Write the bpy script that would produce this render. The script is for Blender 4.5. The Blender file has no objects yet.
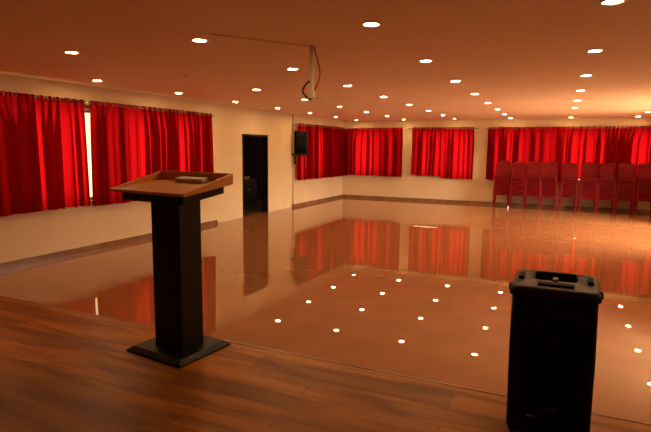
import bpy, math, random
from mathutils import Vector, Matrix
random.seed(7)
C = bpy.context.scene
COL = C.collection
PI = math.pi

# ------------------------------------------------------------------ camera
YAW, PITCH, ROLL, FPX = -0.4244, 0.1318, 0.0111, 510.6
CAM_Z = 1.844
f = Vector((math.sin(YAW)*math.cos(PITCH), math.cos(YAW)*math.cos(PITCH), -math.sin(PITCH)))
r = Vector((math.cos(YAW), -math.sin(YAW), 0)); u = r.cross(f)
r2 = math.cos(ROLL)*r + math.sin(ROLL)*u
u2 = -math.sin(ROLL)*r + math.cos(ROLL)*u
cd = bpy.data.cameras.new('camera'); cam = bpy.data.objects.new('camera', cd); COL.objects.link(cam)
cam.matrix_world = Matrix(((r2.x, u2.x, -f.x, 0), (r2.y, u2.y, -f.y, 0), (r2.z, u2.z, -f.z, CAM_Z), (0, 0, 0, 1)))
cd.sensor_width = 36; cd.lens = FPX/651*36; cd.clip_start = 0.05; cd.clip_end = 100
C.camera = cam

# ------------------------------------------------------------------ light levels, exposure
LAMP_STRENGTH = 290.0
LAMP_COLOR = (1.0, 0.64, 0.28)
PANE_STRENGTH = 2.1
PANE_COLOR = (1.0, 0.72, 0.33)
SKY_ENERGY = 5200.0            # sky outside the uncurtained window in the right wall
w = bpy.data.worlds.new('world'); C.world = w; w.use_nodes = True
w.node_tree.nodes['Background'].inputs[0].default_value = (1.0, 0.6, 0.3, 1)
w.node_tree.nodes['Background'].inputs[1].default_value = 0.05
C.view_settings.view_transform = 'Standard'; C.view_settings.look = 'None'
C.view_settings.exposure = 0.13; C.view_settings.gamma = 1.0; C.view_settings.use_curve_mapping = False

# open sky beyond the tall clear window of the right wall (outside the frame)
al = bpy.data.lights.new('sky_daylight', 'AREA'); al.shape = 'RECTANGLE'; al.size = 3.0; al.size_y = 5.0
al.energy = SKY_ENERGY; al.color = (1.0, .86, .66)
alo = bpy.data.objects.new('sky_daylight', al); COL.objects.link(alo)
alo.location = (6.6, 12.2, 3.7); alo.rotation_euler = (0, math.radians(52), math.radians(-8))

# ------------------------------------------------------------------ dimensions (metres)
CEIL = 2.844
FLOOR_Z = 0.045        # hall floor level
XL, XREC, XR = -7.29, -7.35, 2.95
YB, YF = 17.68, -3.0
STAGE_Z, STAGE_Y = 0.45, 2.94

# ------------------------------------------------------------------ helpers
class MB:
    def __init__(s): s.v = []; s.f = []; s.sm = []
    def add(s, vs, fs, smooth=False):
        n = len(s.v); s.v += [tuple(v) for v in vs]
        for q in fs: s.f.append([n+i for i in q]); s.sm.append(smooth)
    def box(s, lo, hi, M=None):
        x0, y0, z0 = lo; x1, y1, z1 = hi
        vs = [(x0,y0,z0),(x1,y0,z0),(x1,y1,z0),(x0,y1,z0),(x0,y0,z1),(x1,y0,z1),(x1,y1,z1),(x0,y1,z1)]
        if M: vs = [M @ Vector(v) for v in vs]
        s.add(vs, [(0,3,2,1),(4,5,6,7),(0,1,5,4),(1,2,6,5),(2,3,7,6),(3,0,4,7)])
    def loops(s, rings, cap=True, smooth=True, closed=True):
        n = len(rings[0]); vs = [p for q in rings for p in q]; fs = []
        for i in range(len(rings)-1):
            for j in range(n if closed else n-1):
                k = (j+1) % n
                fs.append((i*n+j, i*n+k, (i+1)*n+k, (i+1)*n+j))
        base = len(s.v); s.add(vs, fs, smooth)
        if cap:
            s.f.append([base+i for i in reversed(range(n))]); s.sm.append(False)
            s.f.append([base+(len(rings)-1)*n+i for i in range(n)]); s.sm.append(False)
    def lathe(s, prof, c=(0,0,0), n=24, axis='z', cap=True):
        rings = []
        for rad, h in prof:
            ring = []
            for k in range(n):
                a = 2*PI*k/n; x, y = rad*math.cos(a), rad*math.sin(a)
                p = {'z': (x, y, h), 'y': (y, h, x), 'x': (h, x, y)}[axis]
                ring.append((c[0]+p[0], c[1]+p[1], c[2]+p[2]))
            rings.append(ring)
        s.loops(rings, cap)
    def tube(s, pts, rad, n=8):
        pts = [Vector(p) for p in pts]; rings = []
        ref = Vector((0.3, 0.2, 0.93))
        for i, p in enumerate(pts):
            d = (pts[min(i+1, len(pts)-1)] - pts[max(i-1, 0)]).normalized()
            a = d.cross(ref)
            if a.length < .05: a = d.cross(Vector((1, 0, 0)))
            a.normalize(); b = d.cross(a)
            rr = rad[i] if isinstance(rad, (list, tuple)) else rad
            rings.append([p + rr*(math.cos(2*PI*k/n)*a + math.sin(2*PI*k/n)*b) for k in range(n)])
        s.loops(rings)
    def torus(s, c, R_, r_, axis='y', n=14, m=6):
        rings = []
        for i in range(n):
            a = 2*PI*i/n; ring = []
            for j in range(m):
                b = 2*PI*j/m; q = R_ + r_*math.cos(b); h = r_*math.sin(b)
                x, y = q*math.cos(a), q*math.sin(a)
                p = {'z': (x, y, h), 'y': (x, h, y), 'x': (h, x, y)}[axis]
                ring.append((c[0]+p[0], c[1]+p[1], c[2]+p[2]))
            rings.append(ring)
        rings.append(rings[0]); s.loops(rings, cap=False)
    def build(s, name, mat, parent=None, bevel=0, solid=0, subsurf=0):
        me = bpy.data.meshes.new(name); me.from_pydata(s.v, [], s.f); me.update()
        me.polygons.foreach_set('use_smooth', s.sm)
        o = bpy.data.objects.new(name, me); COL.objects.link(o); me.materials.append(mat)
        if parent: o.parent = parent
        if solid:
            m = o.modifiers.new('thick', 'SOLIDIFY'); m.thickness = solid; m.offset = 0
        if bevel:
            m = o.modifiers.new('bevel', 'BEVEL'); m.width = bevel; m.segments = 2; m.limit_method = 'ANGLE'
        if subsurf:
            m = o.modifiers.new('sub', 'SUBSURF'); m.levels = subsurf; m.render_levels = subsurf
        return o

def tag(o, label=None, cat=None, group=None, kind=None):
    if label: o['label'] = label
    if cat: o['category'] = cat
    if group: o['group'] = group
    if kind: o['kind'] = kind
    return o
def thing(name, label, cat, loc=(0,0,0), rz=0, group=None):
    o = bpy.data.objects.new(name, None); COL.objects.link(o); o.empty_display_size = .1
    o.location = loc; o.rotation_euler = (0, 0, rz)
    return tag(o, label, cat, group)
def copy_tree(o, parent=None):
    c = o.copy(); COL.objects.link(c)
    if parent: c.parent = parent
    for ch in list(o.children): copy_tree(ch, c)
    return c

# ------------------------------------------------------------------ materials
def mat(name, color, rough=.5, metal=0, spec=.5, emit=None, estr=0):
    m = bpy.data.materials.new(name); m.use_nodes = True
    b = m.node_tree.nodes['Principled BSDF']
    b.inputs['Base Color'].default_value = (*color, 1); b.inputs['Roughness'].default_value = rough
    b.inputs['Metallic'].default_value = metal; b.inputs['Specular IOR Level'].default_value = spec
    if emit:
        b.inputs['Emission Color'].default_value = (*emit, 1); b.inputs['Emission Strength'].default_value = estr
    return m
def noise_color(m, c1, c2, scale=(1,1,1), nscale=5, detail=4, lo=.35, hi=.65, bump=0, coords='Object', rough=None):
    nt = m.node_tree; N = nt.nodes; b = N['Principled BSDF']
    tc = N.new('ShaderNodeTexCoord'); mp = N.new('ShaderNodeMapping'); mp.inputs['Scale'].default_value = scale
    nz = N.new('ShaderNodeTexNoise'); nz.inputs['Scale'].default_value = nscale; nz.inputs['Detail'].default_value = detail
    rp = N.new('ShaderNodeValToRGB'); rp.color_ramp.elements[0].position = lo; rp.color_ramp.elements[1].position = hi
    rp.color_ramp.elements[0].color = (*c1, 1); rp.color_ramp.elements[1].color = (*c2, 1)
    nt.links.new(tc.outputs[coords], mp.inputs[0]); nt.links.new(mp.outputs[0], nz.inputs[0])
    nt.links.new(nz.outputs['Fac'], rp.inputs[0]); nt.links.new(rp.outputs[0], b.inputs['Base Color'])
    if bump:
        bp = N.new('ShaderNodeBump'); bp.inputs['Strength'].default_value = bump; bp.inputs['Distance'].default_value = .01
        nt.links.new(nz.outputs['Fac'], bp.inputs['Height']); nt.links.new(bp.outputs[0], b.inputs['Normal'])
    return m

M_wall = noise_color(mat('cream_wall_paint', (.75,.6,.42), .6, spec=.3), (.65,.49,.30), (.70,.53,.34), nscale=1.2)
M_ceil = noise_color(mat('ceiling_paint', (.7,.52,.36), .7, spec=.2), (.80,.56,.36), (.84,.59,.39), nscale=.6)
M_base = noise_color(mat('brown_tile_skirting', (.2,.09,.04), .3), (.17,.075,.035), (.25,.12,.055), nscale=4)
M_dark = mat('room_shade_brown', (.05,.022,.012), .7)  # darkness of the unlit side room is put into this colour
M_frame = mat('window_frame_aluminium', (.35,.33,.3), .4, .6)
M_pane = mat('daylit_frosted_glass', (.8,.8,.8), .3, emit=PANE_COLOR, estr=PANE_STRENGTH)
M_pane2 = bpy.data.materials.new('clear_glass'); M_pane2.use_nodes = True
_n = M_pane2.node_tree.nodes; _n.remove(_n['Principled BSDF'])
_t = _n.new('ShaderNodeBsdfTransparent'); _g = _n.new('ShaderNodeBsdfGlossy'); _g.inputs['Roughness'].default_value = 0
_m = _n.new('ShaderNodeMixShader'); _m.inputs[0].default_value = .06
M_pane2.node_tree.links.new(_t.outputs[0], _m.inputs[1]); M_pane2.node_tree.links.new(_g.outputs[0], _m.inputs[2])
M_pane2.node_tree.links.new(_m.outputs[0], _n['Material Output'].inputs[0])
M_chrome = mat('steel_rod', (.45,.41,.36), .3, 1)
M_black = mat('satin_black', (.006,.0055,.0055), .45, spec=.25)
M_blackp = mat('black_plastic', (.006,.005,.0045), .55, spec=.15)
M_capp = mat('charcoal_plastic', (.018,.012,.009), .5, spec=.25)
M_post = mat('worn_grey_plastic', (.11,.075,.055), .5)
M_grille = mat('black_grille', (.006,.006,.006), .7, spec=.1)
M_white = mat('white_plastic', (.8,.78,.74), .5)
M_paper = mat('paper', (.88,.85,.78), .7)
M_pole = mat('cream_metal', (.65,.52,.38), .45)
M_lamp = mat('downlight_diffuser', (.9,.9,.9), .4, emit=LAMP_COLOR, estr=LAMP_STRENGTH)
M_lampoff = mat('unlit_diffuser', (.32,.2,.14), .5)
M_chair = noise_color(mat('red_chair_plastic', (.22,.004,.006), .6, spec=.15), (.15,.0015,.003), (.18,.002,.004), nscale=3)
M_label = mat('red_label', (.2,.05,.02), .5)
M_label2 = mat('tan_label', (.30,.17,.08), .5)
M_cabinet = mat('dim_brown_wood', (.035,.016,.009), .6, spec=.2)

def make_floor_mat():
    m = noise_color(mat('polished_brown_granite', (.3,.15,.08), .05), (.24,.088,.029), (.275,.102,.036), nscale=2.2, detail=8)
    nt = m.node_tree; N = nt.nodes; b = N['Principled BSDF']
    b.inputs['IOR'].default_value = 1.8
    b.inputs['Specular IOR Level'].default_value = .5
    tc = N['Texture Coordinate']
    n2 = N.new('ShaderNodeTexNoise'); n2.inputs['Scale'].default_value = 1.6; n2.inputs['Detail'].default_value = 1.5
    bp = N.new('ShaderNodeBump'); bp.inputs['Strength'].default_value = .04; bp.inputs['Distance'].default_value = .015
    nt.links.new(tc.outputs['Object'], n2.inputs[0]); nt.links.new(n2.outputs['Fac'], bp.inputs['Height'])
    nt.links.new(bp.outputs[0], b.inputs['Normal'])
    n3 = N.new('ShaderNodeTexNoise'); n3.inputs['Scale'].default_value = .9; n3.inputs['Detail'].default_value = 3
    mr = N.new('ShaderNodeMapRange'); mr.inputs['To Min'].default_value = .0; mr.inputs['To Max'].default_value = .02
    nt.links.new(tc.outputs['Object'], n3.inputs[0]); nt.links.new(n3.outputs['Fac'], mr.inputs[0])
    nt.links.new(mr.outputs[0], b.inputs['Roughness'])
    out = N['Material Output']; hz = N.new('ShaderNodeBsdfGlossy'); hz.inputs[0].default_value = (1,.9,.8,1); hz.inputs['Roughness'].default_value = .38
    mx = N.new('ShaderNodeMixShader'); mx.inputs[0].default_value = .02
    nt.links.new(b.outputs[0], mx.inputs[1]); nt.links.new(hz.outputs[0], mx.inputs[2]); nt.links.new(mx.outputs[0], out.inputs[0])
    return m
M_floor = make_floor_mat()

def make_wood(name, c1, c2, c3, plank, length, rough=.3, grain=1.0):
    m = mat(name, c1, rough, spec=.13); nt = m.node_tree; N = nt.nodes; b = N['Principled BSDF']
    tc = N.new('ShaderNodeTexCoord')
    br = N.new('ShaderNodeTexBrick'); br.inputs['Scale'].default_value = 1
    br.inputs['Brick Width'].default_value = length; br.inputs['Row Height'].default_value = plank
    br.inputs['Mortar Size'].default_value = .0015; br.offset = .37
    br.inputs['Color1'].default_value = (*c1, 1); br.inputs['Color2'].default_value = (*c2, 1)
    br.inputs['Mortar'].default_value = (c3[0]*.5, c3[1]*.5, c3[2]*.5, 1)
    mp = N.new('ShaderNodeMapping'); mp.inputs['Scale'].default_value = (1.1, 8*grain, 1)
    nz = N.new('ShaderNodeTexNoise'); nz.inputs['Scale'].default_value = 1.0; nz.inputs['Detail'].default_value = 6; nz.inputs['Distortion'].default_value = .6
    rp = N.new('ShaderNodeValToRGB'); rp.color_ramp.elements[0].position = .42; rp.color_ramp.elements[1].position = .62
    mx = N.new('ShaderNodeMixRGB'); mx.inputs[2].default_value = (*c3, 1)
    ml = N.new('ShaderNodeMath'); ml.operation = 'MULTIPLY'; ml.inputs[1].default_value = .68
    nt.links.new(tc.outputs['Object'], br.inputs[0]); nt.links.new(tc.outputs['Object'], mp.inputs[0])
    nt.links.new(mp.outputs[0], nz.inputs[0]); nt.links.new(nz.outputs['Fac'], rp.inputs[0])
    nt.links.new(rp.outputs[0], ml.inputs[0]); nt.links.new(ml.outputs[0], mx.inputs[0])
    nt.links.new(br.outputs[0], mx.inputs[1]); nt.links.new(mx.outputs[0], b.inputs['Base Color'])
    return m
M_stage = make_wood('stage_laminate', (.52,.185,.034), (.33,.11,.018), (.10,.028,.005), .19, 1.25, .38)
M_desk = make_wood('desk_veneer', (.88,.40,.13), (.86,.39,.125), (.76,.32,.10), 5.0, 9.0, .4, 6)

def make_cloth():
    m = bpy.data.materials.new('red_satin_curtain'); m.use_nodes = True; nt = m.node_tree; N = nt.nodes
    N.remove(N['Principled BSDF']); out = N['Material Output']
    d = N.new('ShaderNodeBsdfDiffuse'); d.inputs[0].default_value = (.14,.0016,.0035,1)
    t = N.new('ShaderNodeBsdfTranslucent'); t.inputs[0].default_value = (.55,.005,.014,1)
    g = N.new('ShaderNodeBsdfGlossy'); g.inputs[0].default_value = (.5,.10,.09,1); g.inputs['Roughness'].default_value = .45
    a = N.new('ShaderNodeMixShader'); a.inputs[0].default_value = .78
    b = N.new('ShaderNodeMixShader'); b.inputs[0].default_value = .012
    nt.links.new(d.outputs[0], a.inputs[1]); nt.links.new(t.outputs[0], a.inputs[2])
    nt.links.new(a.outputs[0], b.inputs[1]); nt.links.new(g.outputs[0], b.inputs[2]); nt.links.new(b.outputs[0], out.inputs[0])
    return m
M_cloth = make_cloth()

# ------------------------------------------------------------------ room shell
def S_(name, mb, m, parent=None, **k):
    o = mb.build(name, m, parent, **k)
    if not parent: o['kind'] = 'structure'
    return o

mb = MB(); mb.box((XREC-.14, STAGE_Y, -.1), (XR+.2, YB+.2, FLOOR_Z)); S_('floor', mb, M_floor)
mb = MB(); mb.box((XL-.2, YF, -.1), (XR, STAGE_Y, STAGE_Z-.002))
st = S_('floor_stage', mb, M_stage)
mb = MB(); mb.box((XL+.0, STAGE_Y, STAGE_Z-.045), (XR, STAGE_Y+.022, STAGE_Z+.001)); S_('trim_1', mb, M_base, bevel=.004)
mb = MB(); mb.box((XL-.4, YF-.2, CEIL), (XR+.2, YB+.2, CEIL+.15)); S_('ceiling', mb, M_ceil)

Z0, Z1 = .905, 2.45
def wall_with_holes(mb, axis, c0, c1, a0, a1, holes):
    """wall slab between c0..c1 across its thickness, a0..a1 along; holes = (h0,h1,zlo,zhi)"""
    def bx(p0, p1, z0, z1):
        if p1-p0 < 1e-4 or z1-z0 < 1e-4: return
        if axis == 'y': mb.box((c0, p0, z0), (c1, p1, z1))
        else: mb.box((p0, c0, z0), (p1, c1, z1))
    x = a0
    for h0, h1, zl, zh in holes:
        bx(x, h0, 0, CEIL); bx(h0, h1, 0, zl); bx(h0, h1, zh, CEIL); x = h1
    bx(x, a1, 0, CEIL)
W_LEFT = [(3.35, 9.40)]; W_FAR = [(14.02, 17.45)]
W_BACK = [(-7.02, -5.03), (-4.60, -2.60), (-2.0, 2.75)]
DOOR = (11.07, 12.33, 2.185)
mb = MB()
wall_with_holes(mb, 'y', XL-.2, XL, YF, 9.85, [(a, b, Z0, Z1) for a, b in W_LEFT])
wall_with_holes(mb, 'y', XREC-.15, XREC, 9.85, 13.76, [(DOOR[0], DOOR[1], 0, DOOR[2])])
wall_with_holes(mb, 'y', XL-.2, XL, 13.76, YB+.2, [(a, b, Z0, Z1) for a, b in W_FAR])
S_('wall_left', mb, M_wall)
mb = MB(); wall_with_holes(mb, 'x', YB, YB+.2, XL, XR, [(a, b, Z0, Z1) for a, b in W_BACK]); S_('wall_back', mb, M_wall)
RW = [(10.8, 14.7)]
mb = MB(); wall_with_holes(mb, 'y', XR, XR+.2, YF, YB+.2, [(a, b, .06, 2.4) for a, b in RW]); S_('wall_right', mb, M_wall)
mb = MB(); mb.box((XL-.2, YF-.2, 0), (XR+.2, YF, CEIL)); S_('wall_front', mb, M_wall)

def window(n, axis, c, a0, a1, z0, z1, sgn, pane_mat, nm):
    """frame and one sheet of glass per opening; c = glass plane"""
    fr = MB(); t = .025
    def bx(m, p0, p1, q0, q1, d):
        if axis == 'y': m.box((c-d, p0, q0), (c+d, p1, q1))
        else: m.box((p0, c-d, q0), (p1, c+d, q1))
    bx(fr, a0, a1, z0, z0+.05, t); bx(fr, a0, a1, z1-.05, z1, t); bx(fr, a0, a0+.05, z0+.05, z1-.05, t); bx(fr, a1-.05, a1, z0+.05, z1-.05, t)
    for k in range(1, nm):
        p = a0+(a1-a0)*k/nm; bx(fr, p-.03, p+.03, z0+.05, z1-.05, t)
    o = S_('window_%d' % n, fr, M_frame)
    g = MB(); bx(g, a0+.05, a1-.05, z0+.05, z1-.05, .004); g.build('window_pane', pane_mat, o)
n = 1
for a, b in W_LEFT: window(n, 'y', XL-.13, a, b, Z0, Z1, 1, M_pane, 5); n += 1
for a, b in W_FAR: window(n, 'y', XL-.13, a, b, Z0, Z1, 1, M_pane, 3); n += 1
for a, b in W_BACK: window(n, 'x', YB+.13, a, b, Z0, Z1, 1, M_pane, 2 if b < 0 else 5); n += 1
for a, b in RW: window(n, 'y', XR+.13, a, b, .06, 2.4, 1, M_pane2, 3); n += 1

# skirting
BB = .09
mb = MB()
mb.box((XL, STAGE_Y+.022, FLOOR_Z), (XL+.02, 9.87, FLOOR_Z+BB)); mb.box((XREC, 9.85, FLOOR_Z), (XL+.02, 9.87, FLOOR_Z+BB))
mb.box((XL-.05, 13.74, FLOOR_Z), (XL+.02, 13.76, FLOOR_Z+BB)); mb.box((XL, 13.76, FLOOR_Z), (XL+.02, YB-.02, FLOOR_Z+BB))
S_('baseboard_left', mb, M_base)
mb = MB(); mb.box((XL+.02, YB-.02, FLOOR_Z), (XR, YB, FLOOR_Z+BB)); S_('baseboard_back', mb, M_base)
mb = MB(); mb.box((XR-.02, STAGE_Y+.022, FLOOR_Z), (XR, YB-.02, FLOOR_Z+BB)); S_('baseboard_right', mb, M_base)

mb = MB(); mb.box((XR+.2, 6, -.2), (XR+8, 21, -.1)); S_('bounce_ground', mb, mat('pale_bounce_surface', (.6,.52,.42), .8))  # unseen ground, added in a pale tone to bounce daylight up to the ceiling

# dark side room behind the doorway
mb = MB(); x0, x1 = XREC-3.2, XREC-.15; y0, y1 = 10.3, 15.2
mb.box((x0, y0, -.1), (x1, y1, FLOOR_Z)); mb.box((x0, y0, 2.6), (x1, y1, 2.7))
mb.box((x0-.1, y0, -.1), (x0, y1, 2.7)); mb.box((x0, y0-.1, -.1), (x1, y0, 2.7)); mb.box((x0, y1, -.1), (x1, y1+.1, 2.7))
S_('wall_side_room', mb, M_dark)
fr = MB(); a, b, h = DOOR; t = .045
fr.box((XREC-.15, a, FLOOR_Z), (XREC+.012, a+t, h)); fr.box((XREC-.15, b-t, FLOOR_Z), (XREC+.012, b, h)); fr.box((XREC-.15, a+t, h-t), (XREC+.012, b-t, h))
S_('door_1', fr, M_black)
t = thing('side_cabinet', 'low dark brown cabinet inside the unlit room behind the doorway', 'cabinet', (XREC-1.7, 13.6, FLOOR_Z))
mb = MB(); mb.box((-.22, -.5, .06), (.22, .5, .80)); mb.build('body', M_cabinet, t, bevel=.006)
for s in (-1, 1):
    mb = MB(); mb.box((.22, .0 if s > 0 else -.49, .09), (.238, .49 if s > 0 else 0, .77)); d = mb.build('door', M_cabinet, t, bevel=.004)
    mb = MB(); mb.tube([(.255, s*.05, .38), (.255, s*.05, .52)], .006); mb.build('handle', M_chrome, d)
mb = MB(); mb.box((-.18, -.46, 0), (.18, .46, .06)); mb.build('plinth', M_black, t)
mb = MB(); mb.box((-.12, -.2, 0), (.12, .2, .07)); mb.box((-.13, -.21, .07), (.13, .21, .09))
o = mb.build('storage_box', M_label2, bevel=.004); o.location = (XREC-1.7, 13.65, FLOOR_Z+.80)
tag(o, 'small flat tan box on top of the dark cabinet behind the doorway', 'box')

# ------------------------------------------------------------------ ceiling downlights
X0, Y0, SX, SY = .265, 4.054, 1.71, 1.866
LINES = {-4: 'in leftmost ceiling row', -3: 'in second ceiling row from left', -2: 'in third ceiling row from left',
         -1: 'in third ceiling row from right', 0: 'in second ceiling row from right', 1: 'in rightmost ceiling row'}
ORD = ['nearest the stage', 'second from the stage', 'third from the stage', 'fourth from the stage', 'fifth from the stage',
       'third from the far wall', 'second from the far wall', 'nearest the far wall']
def make_lamp(on):
    t = thing('ceiling_light', '', 'ceiling light')
    mb = MB(); mb.lathe([(.070, 0), (.082, -.002), (.083, -.006), (.074, -.009), (.056, -.006), (.056, 0)], n=28, cap=False); mb.build('trim_ring', M_white, t)
    mb = MB(); mb.lathe([(.056, -.001), (.056, -.004), (.050, -.005)], n=28); mb.build('diffuser', M_lamp if on else M_lampoff, t)
    return t
protos = {}
OFF = {(-3, 1), (0, 6)}
for i in range(-4, 2):
    for j in range(8):
        on = (i, j) not in OFF
        if on not in protos: o = protos[on] = make_lamp(on)
        else: o = copy_tree(protos[on])
        o.location = (X0+i*SX, Y0+j*SY, CEIL)
        o['label'] = '%s round downlight, %s %s' % ('lit' if on else 'unlit dark', ORD[j], LINES[i])
        o['group'] = 'round downlights in rows across the ceiling'

# ------------------------------------------------------------------ curtains and rods
def rod(axis, c, a0, a1, z, label):
    mid = (a0+a1)/2
    loc = (c, mid, z) if axis == 'y' else (mid, c, z)
    t = thing('curtain_rod', label, 'curtain rod', loc, 0 if axis == 'x' else PI/2, 'metal rods carrying the red curtains')
    L = (a1-a0)/2
    mb = MB(); mb.tube([(-L, 0, 0), (L, 0, 0)], .012, 10); mb.build('pole', M_chrome, t)
    for s in (-1, 1):
        mb = MB(); mb.lathe([(.012, 0), (.02, .008), (.012, .016), (.026, .03), (.030, .045), (.022, .062), (.004, .07)], n=12, axis='x')
        mb.v = [(s*(L+x), y, zz) for x, y, zz in mb.v]; mb.build('finial', M_chrome, t)
    # wall brackets: +y (local) is towards the wall for the back wall, and for the left wall after the turn
    nb = 2 if L < 1.6 else 4
    for k in range(nb):
        x = -L+.04+(2*L-.08)*k/(nb-1)
        mb = MB(); mb.box((x-.008, -.014, -.02), (x+.008, OFFS, -.010)); mb.box((x-.012, OFFS-.006, -.045), (x+.012, OFFS, .03))
        mb.build('bracket', M_chrome, t)
    return t
OFFS = .12      # rod stands this far off the wall
ZR = 2.548
def curtain(axis, a0, a1, zb, label, group, seed, waves=None, skew=0.0):
    """one panel hanging from its rod; local x along the wall, local y towards the wall"""
    rnd = random.Random(seed)
    a0 -= .018; a1 += .018; L = a1-a0
    mid = (a0+a1)/2
    loc = (XL+OFFS, mid, 0) if axis == 'y' else (mid, YB-OFFS, 0)
    t = thing('curtain', label, 'curtain', loc, PI/2 if axis == 'y' else 0, group)
    nw = waves or max(3, round(L/rnd.uniform(.12, .18))); nu = nw*22; nv = 12
    # irregular fold widths
    wd = [rnd.choice((.5, .8, 1.1, 1.9))*rnd.uniform(.8, 1.2) for _ in range(nw)]; s_ = sum(wd); wd = [x/s_ for x in wd]
    cum = [0]
    for x in wd: cum.append(cum[-1]+x)
    amp = [rnd.uniform(.03, .07) for _ in range(nw+1)]; sg = rnd.choice((-1, 1)); lap = [sg*rnd.uniform(.045, .11) for _ in range(nw+1)]
    tilt = [rnd.uniform(-.03, .03) for _ in range(nw+1)]
    zt = ZR+.040
    rows = []
    for v in range(nv+1):
        q = v/nv; row = []
        for k in range(nu+1):
            ph = k/nu*nw; i = min(int(ph), nw-1); fr_ = ph-i
            xreg = k/nu; xirr = cum[i]+wd[i]*fr_
            b = min(1, .45+q*2)
            x = xreg*(1-b)+xirr*b
            A = (amp[i]*(1-fr_)+amp[i+1]*fr_)*(.75+.45*q); Bl = (lap[i]*(1-fr_)+lap[i+1]*fr_)*b
            env = min(1, xreg*nw*1.5, (1-xreg)*nw*1.5)
            y = A*math.sin(2*PI*ph) + .012*math.sin(5.1*ph+seed)*q
            X = (x-.5)*L + Bl*math.sin(2*PI*ph+PI/2)*env + (tilt[i]*(1-fr_)+tilt[i+1]*fr_)*q*env + skew*q
            z = zt + (zb-zt)*q
            if v == nv: z += .008*math.sin(2*PI*ph+1)+.005*math.sin(ph*1.7+seed)
            if v == 0: z += .004*math.cos(4*PI*ph)
            row.append((X, y*min(1, .85+q)-.014, z))
        rows.append(row)
    mb = MB(); mb.loops(rows, cap=False, closed=False)
    mb.build('cloth', M_cloth, t)
    for k in range(nw*2):
        ph = (k+.5)/(nw*2); X = (ph-.5)*L
        mb = MB(); mb.torus((X, -.012, ZR), .027, .006, axis='x' , n=12, m=5)
        mb.build('eyelet', M_chrome, t)
    return t

CU = [  # axis, a0, a1, zbottom, label, group
 ('y', 3.20, 4.10, .86, 'red satin curtain panel at the left edge, nearest the stage', 'g1'),
 ('y', 4.10, 5.18, .85, 'red curtain panel left of the one beside the bright gap', 'g1'),
 ('y', 5.18, 6.13, .85, 'red curtain panel just left of the bright cream gap', 'g1'),
 ('y', 6.30, 7.34, .83, 'dark red curtain panel just right of the bright cream gap', 'g2'),
 ('y', 7.36, 8.42, .80, 'red curtain panel behind the lectern desk, middle of three', 'g2'),
 ('y', 8.44, 9.55, .76, 'red curtain panel ending next to the doorway wall', 'g2'),
 ('y', 13.80, 15.02, .87, 'red curtain panel partly behind the wall speaker', 'g3'),
 ('y', 15.04, 16.28, .86, 'middle red curtain panel on the far left wall', 'g3'),
 ('y', 16.30, 17.58, .86, 'red curtain panel on the left wall touching the far corner', 'g3'),
 ('x', -7.12, -6.08, .89, 'red curtain panel on the far wall touching the left corner', 'g4'),
 ('x', -6.06, -5.02, .88, 'red curtain panel right of the corner one on the far wall', 'g4'),
 ('x', -4.65, -3.67, .95, 'shorter red curtain panel, left half of the middle far window', 'g5'),
 ('x', -3.65, -2.60, .875, 'longer red curtain panel, right half of the middle far window', 'g5'),
 ('x', -2.13, -1.00, .89, 'red curtain panel behind the leftmost chair stacks', 'g6'),
 ('x', -.98, .12, .91, 'red curtain panel behind the third and fourth chair stacks', 'g6'),
 ('x', .14, 1.26, .97, 'red curtain panel behind the fifth and sixth chair stacks', 'g6'),
 ('x', 1.28, 2.36, .95, 'red curtain panel behind the seventh to ninth chair stacks', 'g6'),
 ('x', 2.38, 2.86, .95, 'narrow red curtain panel on the far wall at the right edge', 'g6'),
]
GR = {'g1': 'red curtains left of the bright gap', 'g2': 'red curtains between gap and doorway', 'g3': 'red curtains on the far left wall',
      'g4': 'red curtains in the far left corner', 'g5': 'red curtains on the middle far window', 'g6': 'red curtains behind the stacked chairs'}
for k, (ax, a0, a1, zb, lb, g) in enumerate(CU):
    curtain(ax, a0, a1, zb, lb, GR[g], 11+k*7)
rod('y', XL+OFFS, 3.05, 6.20, ZR, 'metal curtain rod over the left curtains, ending at the bright gap')
rod('y', XL+OFFS, 6.27, 9.60, ZR, 'metal curtain rod behind the lectern, from bright gap to doorway wall')
rod('y', XL+OFFS, 13.74, 17.40, ZR, 'metal curtain rod above the wall speaker on the far left wall')
rod('x', YB-OFFS, -7.08, -4.86, ZR, 'metal curtain rod on the far wall beginning at the left corner')
rod('x', YB-OFFS, -4.72, -2.50, ZR, 'short metal curtain rod of the middle window on the far wall')
rod('x', YB-OFFS, -2.26, 2.86, ZR, 'long metal curtain rod above the stacked red chairs')

# ------------------------------------------------------------------ lectern
t = thing('lectern', 'black pedestal lectern with slanted brown wooden tray top, standing on the stage', 'lectern', (-2.33, 2.70, STAGE_Z), -.12)
def frustum(mb, w0, d0, w1, d1, z0, z1):
    mb.loops([[(sx*w0/2, sy*d0/2, z0) for sx, sy in ((-1,-1),(1,-1),(1,1),(-1,1))], [(sx*w1/2, sy*d1/2, z1) for sx, sy in ((-1,-1),(1,-1),(1,1),(-1,1))]], smooth=False)
mb = MB(); frustum(mb, .52, .475, .52, .475, 0, .012); frustum(mb, .52, .475, .45, .405, .012, .035); mb.build('base', M_black, t, bevel=.002)
mb = MB(); mb.box((-.112, -.112, .035), (.152, .080, 1.05)); mb.build('column', M_black, t, bevel=.003)
rnd = random.Random(3)
mb = MB()
for k in range(9):
    y, z = rnd.uniform(-.09, .06), rnd.uniform(.05, .33); q = rnd.uniform(.0012, .0025)
    mb.box((.1502, y, z), (.1508, y+q, z+q))
mb.build('paint_fleck', M_white, t)['kind'] = 'stuff'
zs, ze = 1.095, 1.148    # underside of the tray: front, rear
yf_, yr = -.25, .19
def slz(y): return zs+(ze-zs)*(y-yf_)/(yr-yf_)
mb = MB()
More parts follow.
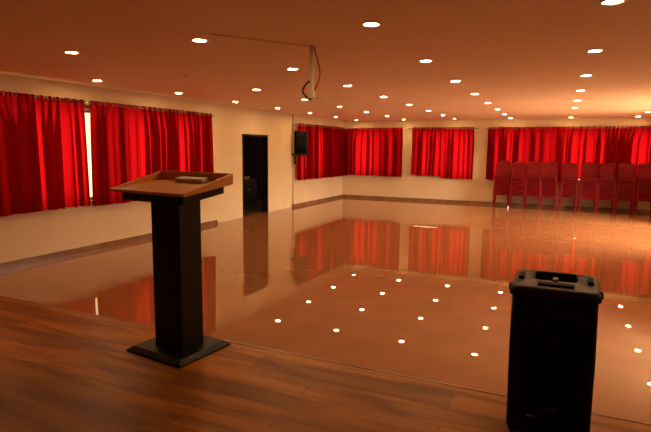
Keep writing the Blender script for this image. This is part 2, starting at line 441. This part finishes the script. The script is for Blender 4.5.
mb.loops([[(sx, y, slz(y)-.062+.012*(y+.2)) for sx, y in ((-.285,-.20),(.285,-.20),(.285,.165),(-.285,.165))], [(sx, y, slz(y)) for sx, y in ((-.285,-.20),(.285,-.20),(.285,.165),(-.285,.165))]], smooth=False)
mb.build('support_box', M_black, t, bevel=.002)
W2 = .345
mb = MB(); mb.loops([[(sx, y, slz(y)) for sx, y in ((-W2,yf_),(W2,yf_),(W2,yr),(-W2,yr))], [(sx, y, slz(y)+.018) for sx, y in ((-W2,yf_),(W2,yf_),(W2,yr),(-W2,yr))]], smooth=False)
desk = mb.build('tray_board', M_desk, t, bevel=.002)
for s in (-1, 1):
    x0, x1 = (W2-.018, W2) if s > 0 else (-W2, -W2+.018)
    mb = MB(); pr = [(yf_, slz(yf_)+.018), (yf_+.02, slz(yf_)+.022), (yr, slz(yr)+.073), (yr, slz(yr)+.018)]
    mb.loops([[(x0, y, z) for y, z in pr], [(x1, y, z) for y, z in pr]], smooth=False)
    mb.build('side_lip', M_desk, t, bevel=.0015)
mb = MB(); mb.box((-W2+.018, yr-.018, slz(yr)+.016), (W2-.018, yr, slz(yr)+.073)); mb.build('back_lip', M_desk, t, bevel=.0015)
# papers lying in the tray
tr = math.atan2(ze-zs, yr-yf_)
for k, (px, py, rz, wv, lab) in enumerate([(.05, .112, .03, .25, 'white folded papers lying in the back of the lectern tray')]):
    o = thing('paper_stack', lab, 'papers', (0,0,0))
    c_, s_ = math.cos(-.12), math.sin(-.12)
    zloc = STAGE_Z+slz(py)+.0185
    o.location = (-2.33+px*c_-py*s_, 2.70+px*s_+py*c_, zloc); o.rotation_euler = (tr, 0, -.12+rz)
    for i in range(6):
        mb = MB(); mb.box((-wv/2+.0015*(i%4), -.040, .001+.0045*i), (wv/2-.002*(i%3), .040, .005+.0045*i)); mb.build('sheet', M_paper, o, bevel=.0008)

# ------------------------------------------------------------------ black floor speaker (back side to the camera)
t = thing('portable_speaker', 'tall black portable loudspeaker with moulded handle top at the front right of the stage', 'loudspeaker', (.035, 2.715, STAGE_Z), -.02)
t.rotation_euler = (0, -.012, -.02)
H = .733
def rrect(w, d, z, c=.03, n=4, x=0, y=0):
    pts = []
    for cx, cy, a0 in ((w/2-c, -d/2+c, -PI/2), (w/2-c, d/2-c, 0), (-w/2+c, d/2-c, PI/2), (-w/2+c, -d/2+c, PI)):
        for k in range(n+1):
            a = a0+PI/2*k/n; pts.append((x+cx+c*math.cos(a), y+cy+c*math.sin(a), z))
    return pts
mb = MB(); mb.loops([rrect(.36, .35, .03), rrect(.372, .36, .05), rrect(.378, .36, .4), rrect(.372, .36, H-.02)]); mb.build('cabinet', M_blackp, t)
cap = MB()
def lift(y): return .004*(y+.19)/.38        # the moulded top rises towards its far side
def capring(w, d, z, bow, k=1.0, c=.035):
    return [(x, y, zz-bow*(x/(w/2))**2+k*lift(y)) for x, y, zz in rrect(w, d, z, c, 5)]
def well(w, d, z, y=.07, k=1.0):
    return [(x, yy, z+k*lift(yy)) for x, yy, _ in rrect(w, d, 0, .02, 5, 0, y)]
cap.loops([capring(.375, .362, H-.022, 0, 0), capring(.394, .378, H-.012, .008, 0), capring(.396, .38, H+.012, .008, .6), capring(.385, .37, H+.024, .008), capring(.362, .345, H+.028, .006)], cap=False)
cap.loops([capring(.362, .345, H+.028, .006), well(.20, .17, H+.024), well(.19, .16, H-.05, .07, 0)], cap=False)
wl = well(.19, .16, H-.05, .07, 0); cap.add(wl, [list(range(len(wl)))])
cap.build('moulded_top', M_capp, t)
mb = MB(); mb.box((-.014, -.03, H-.05), (.014, .03, H+.036)); mb.build("handle_post", M_post, t, bevel=.006)
mb = MB(); mb.box((-.095, .10, H+.018), (.095, .135, H+.042)); mb.build('carry_handle', M_blackp, t, bevel=.008)
mb = MB(); mb.box((-.075, -.125, H+.024), (.085, -.08, H+.034)); mb.build('control_strip', M_grille, t, bevel=.002)
for s in (-1, 1):
    mb = MB(); mb.lathe([(.016, -.006), (.020, 0), (.020, .008), (.014, .014)], (0, -.13, H+.004), 14, 'x')
    mb.v = [(s*(.190+x), y, z) for x, y, z in mb.v]; mb.build('corner_knob', M_blackp, t)
    mb = MB(); mb.box((s*.155-.013, -.03, H+.024), (s*.155+.013, .07, H+.040)); mb.build('top_slot', M_grille, t, bevel=.002)
mb = MB(); mb.box((-.13, -.186, .10), (.13, -.178, .56)); pn = mb.build('rear_panel', M_grille, t, bevel=.004)
mb = MB(); mb.lathe([(.012, -.20), (.013, -.19), (.013, -.186)], (.005, 0, .50), 14, 'y'); mb.build('knob', M_capp, pn)
for x, z in ((-.045, .31), (.055, .335)):
    mb = MB(); mb.lathe([(.030, -.187), (.033, -.189), (.028, -.188), (.020, -.186)], (x, 0, z), 18, 'y'); mb.build('jack_socket', M_blackp, pn)
mb = MB(); mb.box((-.03, -.1885, .170), (.035, -.1865, .176)); mb.build('label_strip', M_label, pn)
mb = MB(); mb.box((-.095, -.1885, .118), (-.060, -.1865, .130)); mb.build('label_strip', M_label2, pn)
for sx in (-1, 1):
    for sy in (-1, 1):
        mb = MB(); mb.lathe([(.028, -.014), (.032, -.010), (.032, .010), (.028, .014)], (sx*.160, sy*.13, .032), 16, 'x')
        mb.build('caster', M_blackp, t)

# ------------------------------------------------------------------ wall speaker
t = thing('wall_speaker', 'black loudspeaker on a wall bracket beside the far left curtains', 'loudspeaker', (-7.10, 13.86, 1.68), .42)
mb = MB(); mb.loops([rrect(.36, .27, 0, .03), rrect(.39, .29, .03, .03), rrect(.39, .29, .63, .03), rrect(.36, .27, .66, .03)]); mb.build('cabinet', M_blackp, t)
mb = MB(); mb.loops([[(x, -.146-.010*(1-(x/.17)**2), z) for x in (-.17, -.09, 0, .09, .17)] for z in (.03, .22, .44, .63)], cap=False, closed=False); mb.build('grille', M_grille, t, solid=.004)
mb = MB(); mb.box((-.26, -.16, -.065), (.24, .15, -.001)); mb.build('shelf_bracket', M_cabinet, t, bevel=.003)
mb = MB(); mb.box((-.205, -.06, -.33), (-.145, -.02, -.065)); mb.box((-.34, -.05, -.05), (-.26, -.02, -.02)); mb.build('bracket_arm', M_cabinet, t, bevel=.002)
for k in (0,):
    mb = MB(); mb.tube([(-.19, .10, .0), (-.20, .08, -.10), (-.185, .06, -.25), (-.19, .07, -.33)], .006); mb.build('cable', M_black, t)

# ------------------------------------------------------------------ projector mount and ceiling conduit
t = thing('projector_mount', 'empty projector ceiling mount, cream pole with loose black cables', 'projector mount', (-2.287, 4.692, CEIL))
mb = MB(); mb.box((-.05, -.05, -.008), (.05, .05, 0)); mb.build('ceiling_plate', M_pole, t, bevel=.002)
mb = MB(); mb.box((-.019, -.019, -.47), (.019, .019, -.008)); mb.build('pole', M_pole, t, bevel=.002)
mb = MB(); mb.box((-.028, -.03, -.50), (.028, .03, -.43)); mb.build('collar', M_pole, t, bevel=.004)
mb = MB()
for a in (.2, 1.9, 3.5, 5.0):
    c, s = math.cos(a), math.sin(a)
    mb.tube([(0, 0, -.49), (.05*c, .05*s, -.50), (.115*c, .115*s, -.503)], .007, 6)
mb.lathe([(.035, -.508), (.04, -.502), (.035, -.497)], n=16)
mb.build('mount_arms', M_pole, t)
def cr(pts, n=6):
    P = [Vector(p) for p in pts]; P = [P[0]]+P+[P[-1]]; out = []
    for i in range(1, len(P)-2):
        for k in range(n):
            q = k/n; out.append(.5*((2*P[i])+(P[i+1]-P[i-1])*q+(2*P[i-1]-5*P[i]+4*P[i+1]-P[i+2])*q*q+(3*P[i]-P[i-1]-3*P[i+1]+P[i+2])*q**3))
    out.append(P[-2]); return out
mb = MB(); mb.tube(cr([(.028, 0, -.01), (.035, 0, -.06), (.07, .01, -.18), (.085, .01, -.28), (.065, 0, -.36), (.03, 0, -.43)]), .006, 6); mb.build('cable', M_black, t)
mb = MB(); mb.tube(cr([(-.01, -.02, -.34), (-.05, -.03, -.37), (-.085, -.03, -.43), (-.065, -.03, -.47), (-.03, -.02, -.50), (-.005, 0, -.52)]), .009, 6); mb.build('cable', M_black, t)
mb = MB(); mb.tube([(-2.90, 3.86, CEIL-.004), (-2.65, 4.18, CEIL-.004), (-2.32, 4.65, CEIL-.004)], .0055, 6)
tag(mb.build('cable_conduit', M_ceil), 'thin painted cable conduit on the ceiling leading to the projector mount', 'conduit')

# ------------------------------------------------------------------ stacked chairs
def make_chair():
    t = thing('plastic_chair', '', 'chair')
    # seat: dished shell with a turned-down rim; front of the chair is -y
    nx, ny = 8, 8; rows = []
    def sw(y): return .222-.018*(y+.21)/.42
    top = []
    for j in range(ny+1):
        y = -.21+.42*j/ny
        top.append([(sw(y)*(2*i/nx-1), y, .43-.014*(1-(2*i/nx-1)**2)*(1-(2*j/ny-1)**2)) for i in range(nx+1)])
    mb = MB(); mb.loops(top, cap=False, closed=False)
    edge = [top[0][i] for i in range(nx+1)] + [top[j][nx] for j in range(1, ny+1)] + [top[ny][i] for i in range(nx-1, -1, -1)] + [top[j][0] for j in range(ny-1, 0, -1)]
    mb.loops([edge, [(x*1.03, y*1.03, z-.008) for x, y, z in edge], [(x*1.04, y*1.04, .388) for x, y, z in edge]], cap=False)
    mb.build('seat', M_chair, t, solid=.005)
    # backrest: arched shell with slots between upright ribs
    mb = MB()
    def by(z): return .195+.09*(z-.43)/.42
    def bw(z): return .205+.02*math.sin(PI*min(1, (z-.43)/.42))
    Ht = .465
    def topz(a): return .43+Ht-.055*abs(a)**2.6
    for i in range(5):     # upright slats
        a = -.62+.31*i; hw = .045
        mb.loops([[( (a+s*hw/.2)*bw(z)+0, by(z)+.03*(1-a*a)*1.0-.0, z) for s in (-1, 1)] for z in [.47+.31*k/5 for k in range(6)]], cap=False, closed=False, smooth=False)
    for s in (-1, 1):      # side stiles
        mb.loops([[(s*q*bw(z), by(z)+.03*(1-q*q), z) for q in (.80, .9, 1.0)] for z in [.41+.38*k/6 for k in range(7)]], cap=False, closed=False)
    rows = []              # arched top band and lower band
    for q in range(4):
        rows.append([(a*.222, by(.76)+.03*(1-a*a)+.01*q/3+.004, .755+(topz(a)-.755)*q/3) for a in [-1+2*k/12 for k in range(13)]])
    mb.loops(rows, cap=False, closed=False)
    mb.loops([[(a*.19, by(.45)+.03*(1-a*a), z) for a in [-1+2*k/8 for k in range(9)]] for z in (.42, .475)], cap=False, closed=False)
    mb.build('backrest', M_chair, t, solid=.006)
    for sx in (-1, 1):
        for sy in (-1, 1):
            mb = MB(); rows = []
            for z, sp in ((.40, 0), (.2, .5), (0.0, 1.0)):
                x = sx*(.215+.022*sp); y = sy*(.198+.03*sp); wv = .045-.012*sp
                rows.append([(x-sx*wv, y, z), (x-sx*.006, y, z), (x, y-sy*.006, z), (x, y-sy*wv, z)])
            mb.loops(rows, cap=False, closed=False, smooth=False)
            mb.build('leg', M_chair, t, solid=.005)
    return t
STX = [-1.581, -1.108, -.660, -.209, .34, .873, 1.34, 1.83, 2.33]
STN = [10, 9, 10, 10, 9, 10, 10, 10, 10]
POS = ['bottom', 'second from the bottom', 'third from the bottom', 'fourth from the bottom', 'middle', 'fourth from the top', 'third from the top', 'second from the top', 'topmost']
POS10 = ['bottom', 'second from the bottom', 'third from the bottom', 'fourth from the bottom', 'fifth from the bottom', 'fifth from the top', 'fourth from the top', 'third from the top', 'second from the top', 'topmost']
NTH = ['leftmost stack', 'second stack from the left', 'third stack from the left', 'fourth stack from the left', 'fifth stack from the left', 'fourth stack from the right', 'third stack from the right', 'second stack from the right', 'rightmost stack']
rnd = random.Random(5); first = None
for s, (x, nst) in enumerate(zip(STX, STN)):
    rz = rnd.uniform(-.06, .06); y0 = 17.15+rnd.uniform(-.04, .03)
    if s == 2 or s == 3: rz *= .3
    for k in range(nst):
        if first is None: o = first = make_chair()
        else: o = copy_tree(first)
        o.location = (x+rnd.uniform(-.006, .006), y0-.004*k, FLOOR_Z+(.064 if nst == 10 else .067)*k); o.rotation_euler = (0, 0, rz+rnd.uniform(-.012, .012))
        o['label'] = 'red plastic chair, %s of the %s' % ((POS if nst == 9 else POS10)[k], NTH[s]); o['group'] = 'red plastic chairs stacked along the far wall'
# small white bottle between the first stacks
t = thing('small_bottle', 'tiny white bottle standing on the floor between the two leftmost chair stacks', 'bottle', (-1.335, 16.72, FLOOR_Z))
mb = MB(); mb.lathe([(.020, 0), (.024, .005), (.024, .045), (.018, .06), (.010, .07), (.010, .076)], n=14); mb.build('bottle_body', M_white, t)
mb = MB(); mb.lathe([(.012, .072), (.012, .088), (.009, .090)], n=12); mb.build('cap', M_white, t)
